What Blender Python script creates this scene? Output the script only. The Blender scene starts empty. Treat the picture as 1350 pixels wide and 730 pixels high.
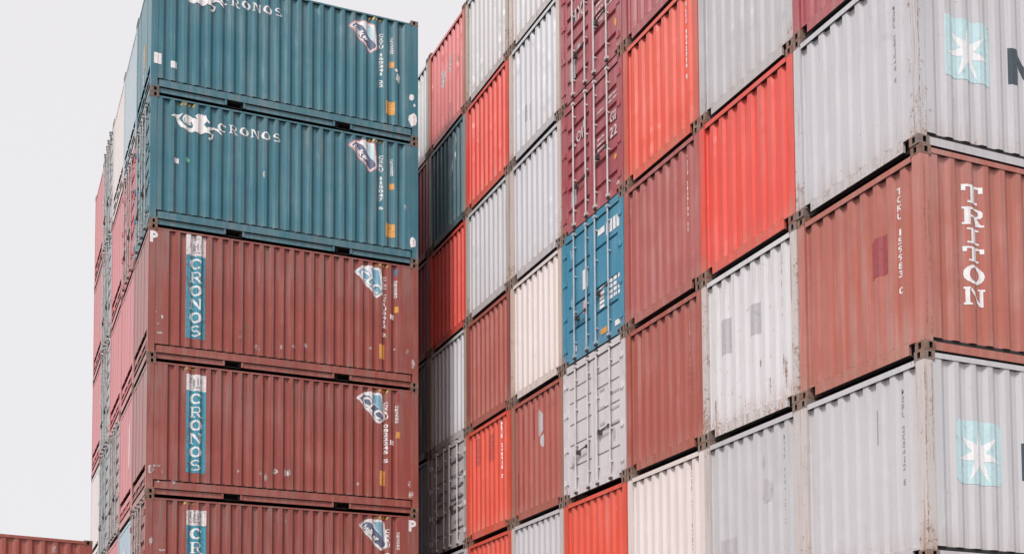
import bpy, math, random
from mathutils import Vector, Matrix
from mathutils.geometry import tessellate_polygon

R = math.radians
random.seed(7)
S = bpy.context.scene
COL = S.collection

# ------------------------------------------------------------------ camera
cam_data = bpy.data.cameras.new("camera")
cam = bpy.data.objects.new("camera", cam_data)
COL.objects.link(cam)
S.camera = cam
GZ = 0.165                                   # eye height above the yard
yaw, pitch, roll = 0.3987, 0.0602, -0.0035
fw = Vector((math.sin(yaw) * math.cos(pitch), math.cos(yaw) * math.cos(pitch), math.sin(pitch)))
rt0 = Vector((math.cos(yaw), -math.sin(yaw), 0))
up0 = rt0.cross(fw)
rt = math.cos(roll) * rt0 + math.sin(roll) * up0
up = -math.sin(roll) * rt0 + math.cos(roll) * up0
m = Matrix((rt, up, -fw)).transposed().to_4x4()
m.translation = Vector((0, 0, GZ))
cam.matrix_world = m
cam_data.sensor_width = 36.0
cam_data.lens = 1654.16 / 1350 * 36.0
cam_data.shift_x = (675 - 630.83) / 1350
cam_data.shift_y = (902.6 - 365) / 1350
cam_data.clip_start = 0.05
cam_data.clip_end = 6000

# ------------------------------------------------------------------ light
SUN_EL, SUN_AZ = 45.0, 232.0                 # compass bearing the light comes from (+Y = 0)
W = bpy.data.worlds.new("World")
S.world = W
W.use_nodes = True
nt = W.node_tree
nt.nodes.clear()
out = nt.nodes.new("ShaderNodeOutputWorld")
bg = nt.nodes.new("ShaderNodeBackground")
sky = nt.nodes.new("ShaderNodeTexSky")
sky.sky_type = 'NISHITA'
sky.sun_disc = False
sky.sun_elevation = R(SUN_EL)
sky.sun_rotation = R(SUN_AZ)
sky.dust_density = 4.0
mixc = nt.nodes.new("ShaderNodeMix")
mixc.data_type = 'RGBA'
mixc.inputs[0].default_value = 0.93          # cloud cover: an even bright overcast over the blue
mixc.inputs[7].default_value = (6.93, 6.77, 6.86, 1)
nt.links.new(sky.outputs[0], mixc.inputs[6])
nt.links.new(mixc.outputs[2], bg.inputs[0])
bg.inputs[1].default_value = 0.0665
nt.links.new(bg.outputs[0], out.inputs[0])

sun_data = bpy.data.lights.new("sun", 'SUN')
sun_data.energy = 1.5
sun_data.angle = R(12)
sun_data.color = (1.0, 0.975, 0.965)
sun = bpy.data.objects.new("sun", sun_data)
COL.objects.link(sun)
az, el = R(SUN_AZ), R(SUN_EL)
to_sun = Vector((math.sin(az) * math.cos(el), math.cos(az) * math.cos(el), math.sin(el)))
sun.rotation_euler = to_sun.to_track_quat('Z', 'Y').to_euler()
sun.location = to_sun * 60

S.view_settings.view_transform = 'Standard'
S.view_settings.look = 'None'
S.view_settings.exposure = 0.95
S.view_settings.gamma = 1.0
try:
    S.view_settings.use_curve_mapping = False
except Exception:
    pass
S.cycles.max_bounces = 6
S.cycles.diffuse_bounces = 4

# ------------------------------------------------------------------ materials
class NT:
    def __init__(self, name):
        self.m = bpy.data.materials.new(name)
        self.m.use_nodes = True
        self.t = self.m.node_tree
        self.t.nodes.clear()
        self.out = self.n("ShaderNodeOutputMaterial")
        self.b = self.n("ShaderNodeBsdfPrincipled")
        self.l(self.b.outputs[0], self.out.inputs[0])
    def n(self, t, **kw):
        o = self.t.nodes.new(t)
        for k, v in kw.items():
            setattr(o, k, v)
        return o
    def l(self, a, b):
        self.t.links.new(a, b)
    def put(self, v, sock):
        if isinstance(v, (int, float)):
            sock.default_value = v
        elif isinstance(v, tuple):
            sock.default_value = v if len(v) == len(sock.default_value) else v + (1,)
        else:
            self.l(v, sock)
    def math(self, op, a, b=0.0, clamp=False):
        o = self.n("ShaderNodeMath", operation=op, use_clamp=clamp)
        self.put(a, o.inputs[0]); self.put(b, o.inputs[1])
        return o.outputs[0]
    def mix(self, f, a, b, mode='MIX'):
        o = self.n("ShaderNodeMix", data_type='RGBA', blend_type=mode)
        self.put(f, o.inputs[0]); self.put(a, o.inputs[6]); self.put(b, o.inputs[7])
        return o.outputs[2]
    def noise(self, vec, scale, detail=3, rough=.55, dist=0.0):
        o = self.n("ShaderNodeTexNoise")
        o.inputs['Scale'].default_value = scale
        o.inputs['Detail'].default_value = detail
        o.inputs['Roughness'].default_value = rough
        o.inputs['Distortion'].default_value = dist
        self.l(vec, o.inputs['Vector'])
        return o.outputs['Fac']
    def ramp(self, v, lo, hi):
        o = self.n("ShaderNodeMapRange", interpolation_type='SMOOTHSTEP')
        self.l(v, o.inputs[0])
        o.inputs[1].default_value = lo; o.inputs[2].default_value = hi
        return o.outputs[0]
    def attr(self, name):
        return self.n("ShaderNodeAttribute", attribute_type='OBJECT', attribute_name=name).outputs['Fac']
    def seeded(self):
        tc = self.n("ShaderNodeTexCoord").outputs['Object']
        loc = self.n("ShaderNodeObjectInfo").outputs['Location']
        sc = self.n("ShaderNodeVectorMath", operation='SCALE'); self.l(loc, sc.inputs[0]); sc.inputs[3].default_value = 1.37
        ad = self.n("ShaderNodeVectorMath", operation='ADD'); self.l(tc, ad.inputs[0]); self.l(sc.outputs[0], ad.inputs[1])
        return tc, ad.outputs[0]
    def stretch(self, vec, s):
        o = self.n("ShaderNodeVectorMath", operation='MULTIPLY'); self.l(vec, o.inputs[0]); o.inputs[1].default_value = s
        return o.outputs[0]

def paint_material():
    """weathered container paint: the colour is the object's own, wear comes from the object's numbers (grime, rust, fade)"""
    k = NT("weathered_container_paint")
    base = k.n("ShaderNodeObjectInfo").outputs['Color']
    tc, v = k.seeded()
    z = k.n("ShaderNodeSeparateXYZ"); k.l(tc, z.inputs[0]); z = z.outputs[2]
    rust, grime, fade = k.attr("rust"), k.attr("grime"), k.attr("fade")
    big = k.noise(v, 1.1, 4)
    fine = k.noise(v, 26, 4, .65)
    streak = k.noise(k.stretch(v, (9, 9, .45)), 1.0, 5, .6)
    streak2 = k.noise(k.stretch(v, (22, 22, .9)), 1.0, 3, .6)
    # chalking: patches where the pigment has paled
    chalk = k.math('MULTIPLY', k.ramp(k.math('ADD', k.math('MULTIPLY', big, .35), k.math('MULTIPLY', streak, .65)), .44, .70), fade, True)
    c = k.mix(chalk, base, (.62, .58, .57))
    # slight value drift
    val = k.math('ADD', k.math('MULTIPLY', big, .20), k.math('ADD', k.math('MULTIPLY', streak2, .36), k.math('MULTIPLY', fine, .16)))
    c = k.mix(k.math('MULTIPLY', k.ramp(val, .44, .22), k.math('ADD', .06, k.math('MULTIPLY', grime, .45))), c, (.10, .075, .07))
    # run-down dirt
    g = k.math('MULTIPLY', k.ramp(streak, .56, .80), k.math('MULTIPLY', grime, .8), True)
    c = k.mix(g, c, (.115, .095, .085))
    # rain streaks running down from the top rail
    top = k.math('MULTIPLY', k.math('MULTIPLY', k.ramp(z, 1.35, 2.45), k.ramp(streak2, .47, .68)), k.math('MULTIPLY', grime, .9), True)
    c = k.mix(top, c, (.22, .18, .16))
    # rust bleeding: specks, denser near the bottom edge and in streaks
    low = k.ramp(z, 1.0, .05)
    sp = k.math('ADD', k.math('MULTIPLY', fine, .5), k.math('MULTIPLY', k.noise(v, 5.5, 5, .7), .5))
    thr = k.math('SUBTRACT', .69, k.math('MULTIPLY', rust, k.math('ADD', .15, k.math('MULTIPLY', low, .07))))
    r1 = k.math('MULTIPLY', k.math('SUBTRACT', sp, thr), 14.0, True)
    r2 = k.math('MULTIPLY', k.ramp(streak2, .54, .70), k.math('MULTIPLY', rust, k.math('ADD', k.math('MULTIPLY', k.math('MULTIPLY', rust, rust), .8), k.math('MULTIPLY', low, .45))), True)
    rr = k.math('MAXIMUM', k.math('MULTIPLY', r1, .85), r2, True)
    rc = k.mix(big, (.20, .085, .045), (.36, .235, .17))
    # tan wash left by rusty water along the bottom edge
    wash = k.math('MULTIPLY', k.math('MULTIPLY', k.ramp(z, .50, .08), k.ramp(k.math('ADD', k.math('MULTIPLY', streak, .5), k.math('MULTIPLY', fine, .5)), .38, .62)), k.math('MULTIPLY', rust, .9), True)
    c = k.mix(wash, c, (.40, .27, .20))
    c = k.mix(rr, c, rc)
    k.l(c, k.b.inputs['Base Color'])
    k.l(k.math('ADD', .24, k.math('ADD', k.math('MULTIPLY', big, .16), k.math('MULTIPLY', rr, .3))), k.b.inputs['Roughness'])
    bp = k.n("ShaderNodeBump"); bp.inputs['Strength'].default_value = .30; bp.inputs['Distance'].default_value = .03
    dent = k.math('ADD', k.math('MULTIPLY', k.ramp(k.noise(k.stretch(v, (1.7, 1.7, 1.1)), 1.0, 2), .56, .72), .7), k.math('MULTIPLY', fine, .06))
    k.l(dent, bp.inputs['Height']); k.l(bp.outputs[0], k.b.inputs['Normal'])
    return k.m

def steel_material(name, a, b, rough=.7, metal=0.0, tint=0.0):
    k = NT(name)
    tc, v = k.seeded()
    n1 = k.noise(v, 7, 5, .65); n2 = k.noise(v, 38, 3, .6)
    f = k.ramp(k.math('ADD', k.math('MULTIPLY', n1, .7), k.math('MULTIPLY', n2, .3)), .36, .64)
    c = k.mix(f, a, b)
    if tint:
        own = k.n("ShaderNodeObjectInfo").outputs['Color']
        c = k.mix(k.math('MULTIPLY', k.ramp(n1, .62, .42), tint), c, own)
    k.l(c, k.b.inputs['Base Color'])
    k.b.inputs['Roughness'].default_value = rough
    k.b.inputs['Metallic'].default_value = metal
    bp = k.n("ShaderNodeBump"); bp.inputs['Strength'].default_value = .4; bp.inputs['Distance'].default_value = .01
    k.l(n2, bp.inputs['Height']); k.l(bp.outputs[0], k.b.inputs['Normal'])
    return k.m

def print_material(name, col, wear=.35):
    """flat print or sticker: colour with flaked gaps"""
    k = NT(name)
    tc, v = k.seeded()
    n = k.math('ADD', k.math('MULTIPLY', k.noise(v, 16, 5, .7), .6), k.math('MULTIPLY', k.noise(k.stretch(v, (14, 14, 1.2)), 1.0, 4), .4))
    k.l(k.mix(k.ramp(n, .35, .7), col, tuple(x * .78 + .03 for x in col)), k.b.inputs['Base Color'])
    k.b.inputs['Roughness'].default_value = .5
    if wear:
        a = k.math('MULTIPLY', k.math('SUBTRACT', .44 + .28 * (1 - wear), n), 9.0, True)
        a = k.math('ADD', k.math('MULTIPLY', a, .9), .1, True)
        k.l(a, k.b.inputs['Alpha'])
    return k.m

M_PAINT = paint_material()
M_CAST = steel_material("rusty_corner_casting", (.105, .062, .045), (.27, .175, .13), .8, 0, .16)
M_UNDER_SHADE = steel_material("underbody_coating_and_recess_shade", (.014, .013, .014), (.028, .025, .024), .8)  # undercoat below floors; in recesses and soffits, shade put into the colour
M_ROD = steel_material("galvanised_bar", (.50, .46, .46), (.64, .60, .60), .45, 0)
M_GREYROD = steel_material("weathered_bar", (.26, .245, .24), (.46, .44, .43), .6, 0)
M_BLUEROD = steel_material("blue_painted_bar", (.30, .38, .44), (.46, .50, .54), .5, 0)
M_DARKROD = steel_material("worn_steel_handle", (.06, .055, .055), (.13, .11, .10), .6, .3)
M_GASKET = steel_material("rubber_door_gasket", (.02, .02, .022), (.04, .04, .04), .8)
M_WHITE = print_material("white_print", (.84, .82, .82), .2)
M_WHITE_CLEAN = print_material("white_sticker", (.82, .80, .80), .0)
M_BANNER = print_material("teal_banner_print", (.055, .30, .40), .30)
M_BANNERTOP = print_material("white_banner_print", (.74, .70, .71), .32)
M_SKYBLUE = print_material("pale_blue_print", (.52, .70, .73), .05)
M_STAR = print_material("white_star_print", (.82, .81, .82), .0)
M_DARKPRINT = print_material("dark_print", (.035, .055, .075), .0)
M_SCUFF = print_material("scuffed_white_paint", (.60, .54, .52), .55)
M_FAINTWHITE = print_material("faded_white_print", (.66, .56, .57), .45)
M_GREYPRINT = print_material("grey_print", (.33, .32, .34), .3)
M_ORANGE = print_material("orange_plate_print", (.70, .33, .07), .18)
M_PINK = print_material("pink_outline_print", (.70, .36, .36), .0)
M_LOGOBLUE = print_material("blue_logo_print", (.20, .42, .54), .15)
M_LOGODARK = print_material("slate_logo_print", (.12, .15, .24), .15)
M_TEALPRINT = print_material("teal_outline_print", (.06, .20, .25), .0)
M_GREEN = print_material("green_sticker", (.2, .6, .36), .0)
M_YELLOW = print_material("hazard_stripe_print", (.75, .48, .12), .3)
M_PATCHRED = print_material("repaint_patch_red", (.34, .055, .065), .12)
M_FAINTRED = print_material("faint_patch_red", (.52, .075, .055), .45)
M_PATCHGREY = print_material("repaint_patch_grey", (.47, .445, .46), .08)
M_SMEAR = print_material("pale_smear", (.55, .49, .47), .62)
M_RUSTMARK = print_material("rust_mark", (.30, .17, .115), .75)

# ------------------------------------------------------------------ mesh helper
class MB:
    def __init__(self):
        self.v, self.f, self.mi = [], [], []
    def quad(self, a, b, c, d, mi=0):
        i = len(self.v); self.v += [a, b, c, d]; self.f.append((i, i + 1, i + 2, i + 3)); self.mi.append(mi)
    def poly(self, pts, mi=0):
        i = len(self.v); self.v += pts; self.f.append(tuple(range(i, i + len(pts)))); self.mi.append(mi)
    def box(self, x0, x1, y0, y1, z0, z1, mi=0, under=None):
        i = len(self.v)
        self.v += [(x0, y0, z0), (x1, y0, z0), (x1, y1, z0), (x0, y1, z0), (x0, y0, z1), (x1, y0, z1), (x1, y1, z1), (x0, y1, z1)]
        for k, q in enumerate([(0, 3, 2, 1), (4, 5, 6, 7), (0, 1, 5, 4), (1, 2, 6, 5), (2, 3, 7, 6), (3, 0, 4, 7)]):
            self.f.append(tuple(i + j for j in q)); self.mi.append(under if (k == 0 and under is not None) else mi)
    def tube(self, p, q, r, n=8, mi=0):
        p, q = Vector(p), Vector(q); d = (q - p).normalized()
        a = d.orthogonal().normalized(); b = d.cross(a)
        i = len(self.v)
        for c in (p, q):
            for k in range(n):
                t = 2 * math.pi * k / n
                self.v.append(tuple(c + a * math.cos(t) * r + b * math.sin(t) * r))
        for k in range(n):
            self.f.append((i + k, i + (k + 1) % n, i + n + (k + 1) % n, i + n + k)); self.mi.append(mi)
        self.f.append(tuple(i + k for k in reversed(range(n)))); self.mi.append(mi)
        self.f.append(tuple(i + n + k for k in range(n))); self.mi.append(mi)
    def mesh(self, name, mats):
        me = bpy.data.meshes.new(name)
        me.from_pydata(self.v, [], self.f)
        for x in mats:
            me.materials.append(x)
        if len(mats) > 1:
            me.polygons.foreach_set("material_index", self.mi)
        me.update()
        return me

CACHE = {}
def cached(key, fn):
    if key not in CACHE:
        CACHE[key] = fn()
    return CACHE[key]

CW, CL = 2.438, 6.058

# ---- profiles: list of (u, depth behind the outer skin)
def corrugation(u0, u1, pitch, outer, slope, depth, first=None, centre=None, trim=0.0):
    """flat rim, then recesses: returns breakpoints from u0 to u1"""
    pts = [(u0, 0.0)]
    inner = pitch - outer - 2 * slope
    n = int((u1 - u0 - 0.06) // pitch)
    if centre is None:
        centre = (u0 + u1) / 2
    start = first if first is not None else centre - (n - 1) * pitch / 2
    k = 0
    while True:
        c = start + k * pitch
        a, b = c - inner / 2 - slope, c + inner / 2 + slope
        if b > u1 - trim - .01:
            break
        pts += [(a, 0), (a + slope, depth), (b - slope, depth), (b, 0)]
        k += 1
    pts.append((u1, 0.0))
    return pts

def depth_at(prof, u):
    for (a, da), (b, db) in zip(prof, prof[1:]):
        if a <= u <= b:
            return da if b == a else da + (db - da) * (u - a) / (b - a)
    return 0.0

# mapping of (u, d, z) to local metres: 'side' = long wall y=0, 'end' = wall x=0 (u runs left to right as seen)
def side_pt(u, d, z): return (u, d, z)
def end_pt(u, d, z): return (d, CW - u, z)

def panel_mesh(prof, z0, z1, pt, skin):
    mb = MB()
    for (a, da), (b, db) in zip(prof, prof[1:]):
        mb.quad(pt(a, skin + da, z0), pt(b, skin + db, z0), pt(b, skin + db, z1), pt(a, skin + da, z1))
    # inner backing face so that the sheet has thickness
    n = len(prof)
    u0, u1 = prof[0][0], prof[-1][0]
    dmax = max(d for _, d in prof) + skin + .012
    mb.quad(pt(u1, dmax, z0), pt(u0, dmax, z0), pt(u0, dmax, z1), pt(u1, dmax, z1))
    return mb.mesh("corrugated_panel", [M_PAINT])

END_SKIN, SIDE_SKIN = .018, .012
PROF_END = [(.15, 0)] + [p for k in range(-4, 5) for p in (
    (CW / 2 + k * .253 - .082, 0), (CW / 2 + k * .253 - .050, .046), (CW / 2 + k * .253 + .050, .046), (CW / 2 + k * .253 + .082, 0))] + [(CW - .15, 0)]
PROF_BULK = [(.15, 0), (.62, 0), (.64, .02), (.70, .02), (.72, 0), (1.19, 0), (1.2, .02), (1.24, .02), (1.25, 0), (1.72, 0), (1.74, .02), (1.80, .02), (1.82, 0), (CW - .15, 0)]
PROF_TEAL = corrugation(.10, CL - .10, .2525, .064, .062, .058, first=.345)
PROF_RED = corrugation(.10, CL - .10, .2265, .080, .044, .052, first=.50, trim=.20)
PROF_STD = corrugation(.10, CL - .10, .278, .072, .068, .036)
PROF_DOOR = [(0, 0), (CW, 0)]

# ------------------------------------------------------------------ decals: polygons on a profile
def clip_strip(poly, a, b):
    def half(pts, lim, keep_less):
        o = []
        for i in range(len(pts)):
            p, q = pts[i], pts[(i + 1) % len(pts)]
            pi = (p[0] <= lim) if keep_less else (p[0] >= lim)
            qi = (q[0] <= lim) if keep_less else (q[0] >= lim)
            if pi: o.append(p)
            if pi != qi:
                t = (lim - p[0]) / (q[0] - p[0]); o.append((lim, p[1] + t * (q[1] - p[1])))
        return o
    r = half(poly, a, False)
    return half(r, b, True) if len(r) >= 3 else []

def triangles(poly):
    if len(poly) <= 3:
        return [poly]
    return [[poly[i] for i in t] for t in tessellate_polygon([[Vector((x, y, 0)) for x, y in poly]])]

def decal_mesh(items, prof, pt, skin, name="print"):
    """items: list of (polygon [(u,z)...], material); later items lie on top"""
    mb, mats = MB(), []
    for layer, (poly, mat) in enumerate(items):
        if mat not in mats: mats.append(mat)
        mi = mats.index(mat)
        lift = .0035 + .0006 * layer
        for t in triangles(poly):
            for (a, da), (b, db) in zip(prof, prof[1:]):
                if b - a < 1e-6: continue
                r = clip_strip(t, a, b)
                if len(r) >= 3:
                    mb.poly([pt(u, skin + depth_at([(a, da), (b, db)], u) - lift, z) for u, z in r], mi)
    return mb.mesh(name, mats)

def merge_text(items, prof, pt, skin, name="lettering"):
    """same, but every item on one layer (letters do not overlap)"""
    mb, mats = MB(), []
    for poly, mat in items:
        if mat not in mats: mats.append(mat)
        for t in triangles(poly):
            for (a, da), (b, db) in zip(prof, prof[1:]):
                r = clip_strip(t, a, b)
                if len(r) >= 3:
                    mb.poly([pt(u, skin + depth_at([(a, da), (b, db)], u) - .0045, z) for u, z in r], mats.index(mat))
    return mb.mesh(name, mats)

GLYPH = {}
def glyph(ch, bold=0.0):
    key = (ch, bold)
    if key in GLYPH: return GLYPH[key]
    cu = bpy.data.curves.new("glyph", 'FONT')
    cu.body = ch; cu.size = 1.0; cu.resolution_u = 2; cu.offset = bold
    ob = bpy.data.objects.new("glyph", cu)
    COL.objects.link(ob)
    dg = bpy.context.evaluated_depsgraph_get(); dg.update()
    me = ob.evaluated_get(dg).to_mesh()
    me.calc_loop_triangles()
    tris = [[(me.vertices[i].co.x, me.vertices[i].co.y) for i in t.vertices] for t in me.loop_triangles]
    ob.evaluated_get(dg).to_mesh_clear()
    bpy.data.objects.remove(ob); bpy.data.curves.remove(cu)
    if tris:
        xs = [x for t in tris for x, _ in t]; ys = [y for t in tris for _, y in t]
        box = (min(xs), max(xs), min(ys), max(ys))
    else:
        box = (0, .4, 0, .7)
    GLYPH[key] = (tris, box)
    return GLYPH[key]
CAP = .729

def stack_text(s, u, z0, z1, w, mat, bold=.012):
    """upright letters one below the other, filling z1 (top) down to z0"""
    step = (z1 - z0) / len(s); h = step * .80
    o = []
    for i, ch in enumerate(s):
        if ch == ' ': continue
        tris, b = glyph(ch, bold)
        top = z1 - i * step
        sx = w / max(b[1] - b[0], .35); sy = h / CAP
        cx = (b[0] + b[1]) / 2
        for t in tris:
            o.append(([(u + (x - cx) * sx, top - h + y * sy) for x, y in t], mat))
    return o

def line_text(s, u, z, h, mat, gap=.08, rot=0.0, wide=1.0, bold=.012):
    """a line of letters from (u, z) baseline-left, cap height h, turned by rot"""
    o, x0 = [], 0.0
    k = h / CAP
    c, sn = math.cos(rot), math.sin(rot)
    for ch in s:
        if ch == ' ':
            x0 += .4 * k; continue
        tris, b = glyph(ch, bold)
        for t in tris:
            o.append(([(u + c * (x0 + (x - b[0]) * k * wide) - sn * y * k, z + sn * (x0 + (x - b[0]) * k * wide) + c * y * k) for x, y in t], mat))
        x0 += (b[1] - b[0]) * k * wide + gap * h
    return o

def rect(u0, u1, z0, z1): return [(u0, z0), (u1, z0), (u1, z1), (u0, z1)]
def blob(u, z, ru, rz, n=9, seed=0):
    rnd = random.Random(seed)
    return [(u + ru * math.cos(2 * math.pi * i / n) * rnd.uniform(.7, 1.15), z + rz * math.sin(2 * math.pi * i / n) * rnd.uniform(.7, 1.15)) for i in range(n)]
def ribbon(pts, widths):
    """quads along a path"""
    o = []
    V = [Vector(p) for p in pts]
    nrm = []
    for i in range(len(V)):
        d = (V[min(i + 1, len(V) - 1)] - V[max(i - 1, 0)]).normalized()
        nrm.append(Vector((-d.y, d.x)))
    for i in range(len(V) - 1):
        a, b = V[i], V[i + 1]
        o.append([tuple(a - nrm[i] * widths[i]), tuple(b - nrm[i + 1] * widths[i + 1]), tuple(b + nrm[i + 1] * widths[i + 1]), tuple(a + nrm[i] * widths[i])])
    return o

def slab_letter(ch, u, z, w, h):
    """slab-serif capital in the box (u, z, w, h): convex pieces that do not overlap"""
    s, t = .30 * w, .13 * h          # stem, slab thickness
    P = []
    def r(a, b, c, d): P.append([(u + a * w, z + c * h), (u + b * w, z + c * h), (u + b * w, z + d * h), (u + a * w, z + d * h)])
    def q(*pts): P.append([(u + a * w, z + b * h) for a, b in pts])
    if ch == 'T':
        r(0, 1, .86, 1); r(0, .16, .66, .86); r(.84, 1, .66, .86); r(.36, .64, .13, .86); r(.22, .78, 0, .13)
    elif ch == 'I':
        r(.18, .82, .87, 1); r(.36, .64, .13, .87); r(.18, .82, 0, .13)
    elif ch == 'M':
        r(0, .24, 0, 1); r(.76, 1, 0, 1); q((.24, 1), (.24, .66), (.5, .12), (.5, .50)); q((.76, 1), (.5, .50), (.5, .12), (.76, .66))
    elif ch == 'N':
        r(0, .30, .88, 1); r(.07, .22, .12, .88); r(0, .34, 0, .12); r(.70, 1, .88, 1); r(.78, .93, .2, .88)
        q((.30, 1), (.22, .88), (.78, 0), (.93, 0), (.93, .2), (.78, .2))
    elif ch == 'R':
        r(0, .10, .88, 1); r(0, .10, 0, .12); r(.10, .34, 0, 1)
        r(.34, .72, .87, 1); r(.34, .72, .44, .56); q((.72, 1), (.72, .87), (.80, .78), (.98, .84), (.90, .95)); q((.80, .78), (.80, .65), (.98, .60), (.98, .84)); q((.80, .65), (.72, .56), (.72, .44), (.90, .49), (.98, .60))
        q((.48, .44), (.74, .44), (.92, .12), (.66, .12)); r(.66, 1.02, 0, .12)
    elif ch == 'O':
        n = 16
        for i in range(n):
            a, b = 2 * math.pi * i / n, 2 * math.pi * (i + 1) / n
            q((.5 + .5 * math.cos(a), .5 + .5 * math.sin(a)), (.5 + .5 * math.cos(b), .5 + .5 * math.sin(b)), (.5 + .27 * math.cos(b), .5 + .36 * math.sin(b)), (.5 + .27 * math.cos(a), .5 + .36 * math.sin(a)))
    return P

def banner_letter(ch, u, z, w, h):
    """bracket-serif capitals for the CRONOS name"""
    P = []
    def q(*pts): P.append([(u + a * w, z + b * h) for a, b in pts])
    def r(a, b, c, d): q((a, c), (b, c), (b, d), (a, d))
    def arc(a0, a1, n=12, ro=(.53, .5), ri=(.25, .34), c=(.5, .5)):
        for i in range(n):
            a, b = a0 + (a1 - a0) * i / n, a0 + (a1 - a0) * (i + 1) / n
            q((c[0] + ro[0] * math.cos(a), c[1] + ro[1] * math.sin(a)), (c[0] + ro[0] * math.cos(b), c[1] + ro[1] * math.sin(b)), (c[0] + ri[0] * math.cos(b), c[1] + ri[1] * math.sin(b)), (c[0] + ri[0] * math.cos(a), c[1] + ri[1] * math.sin(a)))
    if ch == 'C':
        arc(R(40), R(320)); r(.86, .94, .62, .86)
    elif ch == 'O':
        arc(0, R(360), 16)
    elif ch == 'N':
        r(0, .2, .91, 1); r(.08, .2, .09, .91); r(-.02, .30, 0, .09); r(.70, 1.02, .91, 1); r(.80, .92, .25, .91)
        q((.2, 1), (.2, .80), (.80, 0), (.92, 0), (.92, .25), (.80, .25), (.34, 1))
    elif ch == 'R':
        r(0, .12, .91, 1); r(0, .12, 0, .09); r(.12, .30, 0, 1); r(.30, .42, 0, .09)
        r(.30, .62, .91, 1); r(.30, .62, .44, .53); arc(R(-90), R(90), 8, (.30, .28), (.14, .19), (.62, .72)); q((.44, .44), (.64, .44), (.95, .07), (.76, .0)); q((.76, 0), (.95, .07), (1.06, .09), (1.06, 0))
    elif ch == 'S':
        arc(R(35), R(270), 9, (.42, .28), (.22, .18), (.5, .72)); arc(R(90), R(-145), 9, (.45, .28), (.25, .18), (.5, .28))
    return P

def cronos_line(u, z, h, pitch, mat):
    o = []
    for i, ch in enumerate("CRONOS"):
        o.append([(p, mat) for p in banner_letter(ch, u + i * pitch, z, pitch * .80, h)])
    return o

def sea_horse(u, z, k, mat, ground_mat):
    """winged sea-horse emblem: k metres per emblem unit; (u, z) its left end / top"""
    def T(pts): return [(u + x * k, z - y * k) for x, y in pts]
    I = []
    tail = [(195, 250), (225, 330), (290, 415), (370, 448), (470, 455), (530, 430)]
    for p in ribbon(tail, [34, 34, 34, 32, 44, 60]): I.append((T(p), mat))
    I.append((T([(398 + 112 * math.cos(a * math.pi / 9), 278 + 108 * math.sin(a * math.pi / 9)) for a in range(18)]), mat))
    I.append((T([(440, 200), (560, 240), (600, 330), (560, 440), (510, 420), (515, 320), (490, 240)]), mat))
    for p in ribbon([(445, 300), (475, 335), (430, 372), (350, 362), (312, 300), (335, 240)], [22, 10, 9, 9, 7, 4]): I.append((T(p), ground_mat))
    I.append((T([(60, 262), (130, 215), (300, 165), (250, 225), (205, 290), (165, 268)]), mat))            # tail fin
    I.append((T([(480, 470), (490, 330), (560, 240), (600, 130), (690, 100), (740, 260), (700, 300), (760, 400), (745, 455), (640, 505), (560, 500)]), mat))
    I.append((T([(520, 180), (600, 115), (660, 100), (620, 160), (570, 240), (545, 215)]), mat))           # mane
    I.append((T([(690, 130), (725, 115), (750, 190), (810, 265), (795, 285), (720, 230)]), mat))           # muzzle
    for p in ribbon([(740, 420), (810, 380), (890, 340), (950, 370), (1000, 430), (1040, 465)], [40, 30, 20, 18, 18, 14]): I.append((T(p), mat))
    for p in ribbon([(740, 450), (800, 468), (870, 480), (855, 545), (790, 600)], [28, 20, 20, 18, 22]): I.append((T(p), mat))
    return I

def wedge_logo(z, u, word, colours):
    """wedge-shaped corner sticker with a slanted word; (u, z) upper left tip"""
    base, rim, sky_c, dark = colours
    def T(pts): return [(u + x, z + y) for x, y in pts]
    I = [(T([(-.03, .0), (-.01, .035), (.15, .155), (.30, .175), (.50, .165), (.585, .12), (.65, -.40), (.62, -.47), (.50, -.545), (.46, -.53)]), rim),
         (T([(.01, .0), (.16, .13), (.30, .148), (.49, .138), (.56, .10), (.62, -.40), (.595, -.45), (.50, -.51), (.475, -.505)]), base),
         (T([(.34, .12), (.48, .11), (.535, .08), (.59, -.32), (.49, -.20), (.38, -.05)]), sky_c),
         (T([(.035, -.005), (.16, .10), (.26, .07), (.40, -.10), (.60, -.345), (.605, -.395), (.58, -.43), (.49, -.485)]), dark),
        ]
    h = .125 if len(word) > 4 else .19
    I2 = line_text(word, u + .065, z - .030, h, base, .05, R(-46.5), .92 if len(word) > 4 else 1.2, .04)
    return I, I2

def seven_star(u, z, ru, rz, mat):
    pts = []
    for i in range(14):
        a = R(90) + 2 * math.pi * i / 14
        k = 1.06 if i % 2 == 0 else .36
        pts.append((u + ru * k * math.cos(a), z + rz * k * math.sin(a)))
    c = (u, z)
    return [([c, pts[i], pts[(i + 1) % 14]], mat) for i in range(14)]

# ------------------------------------------------------------------ object helpers
def link(name, me, parent=None, color=None, **props):
    o = bpy.data.objects.new(name, me)
    COL.objects.link(o)
    if parent is not None: o.parent = parent
    if color is not None: o.color = (*color, 1)
    for k, v in props.items(): o[k] = v
    return o

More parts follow.
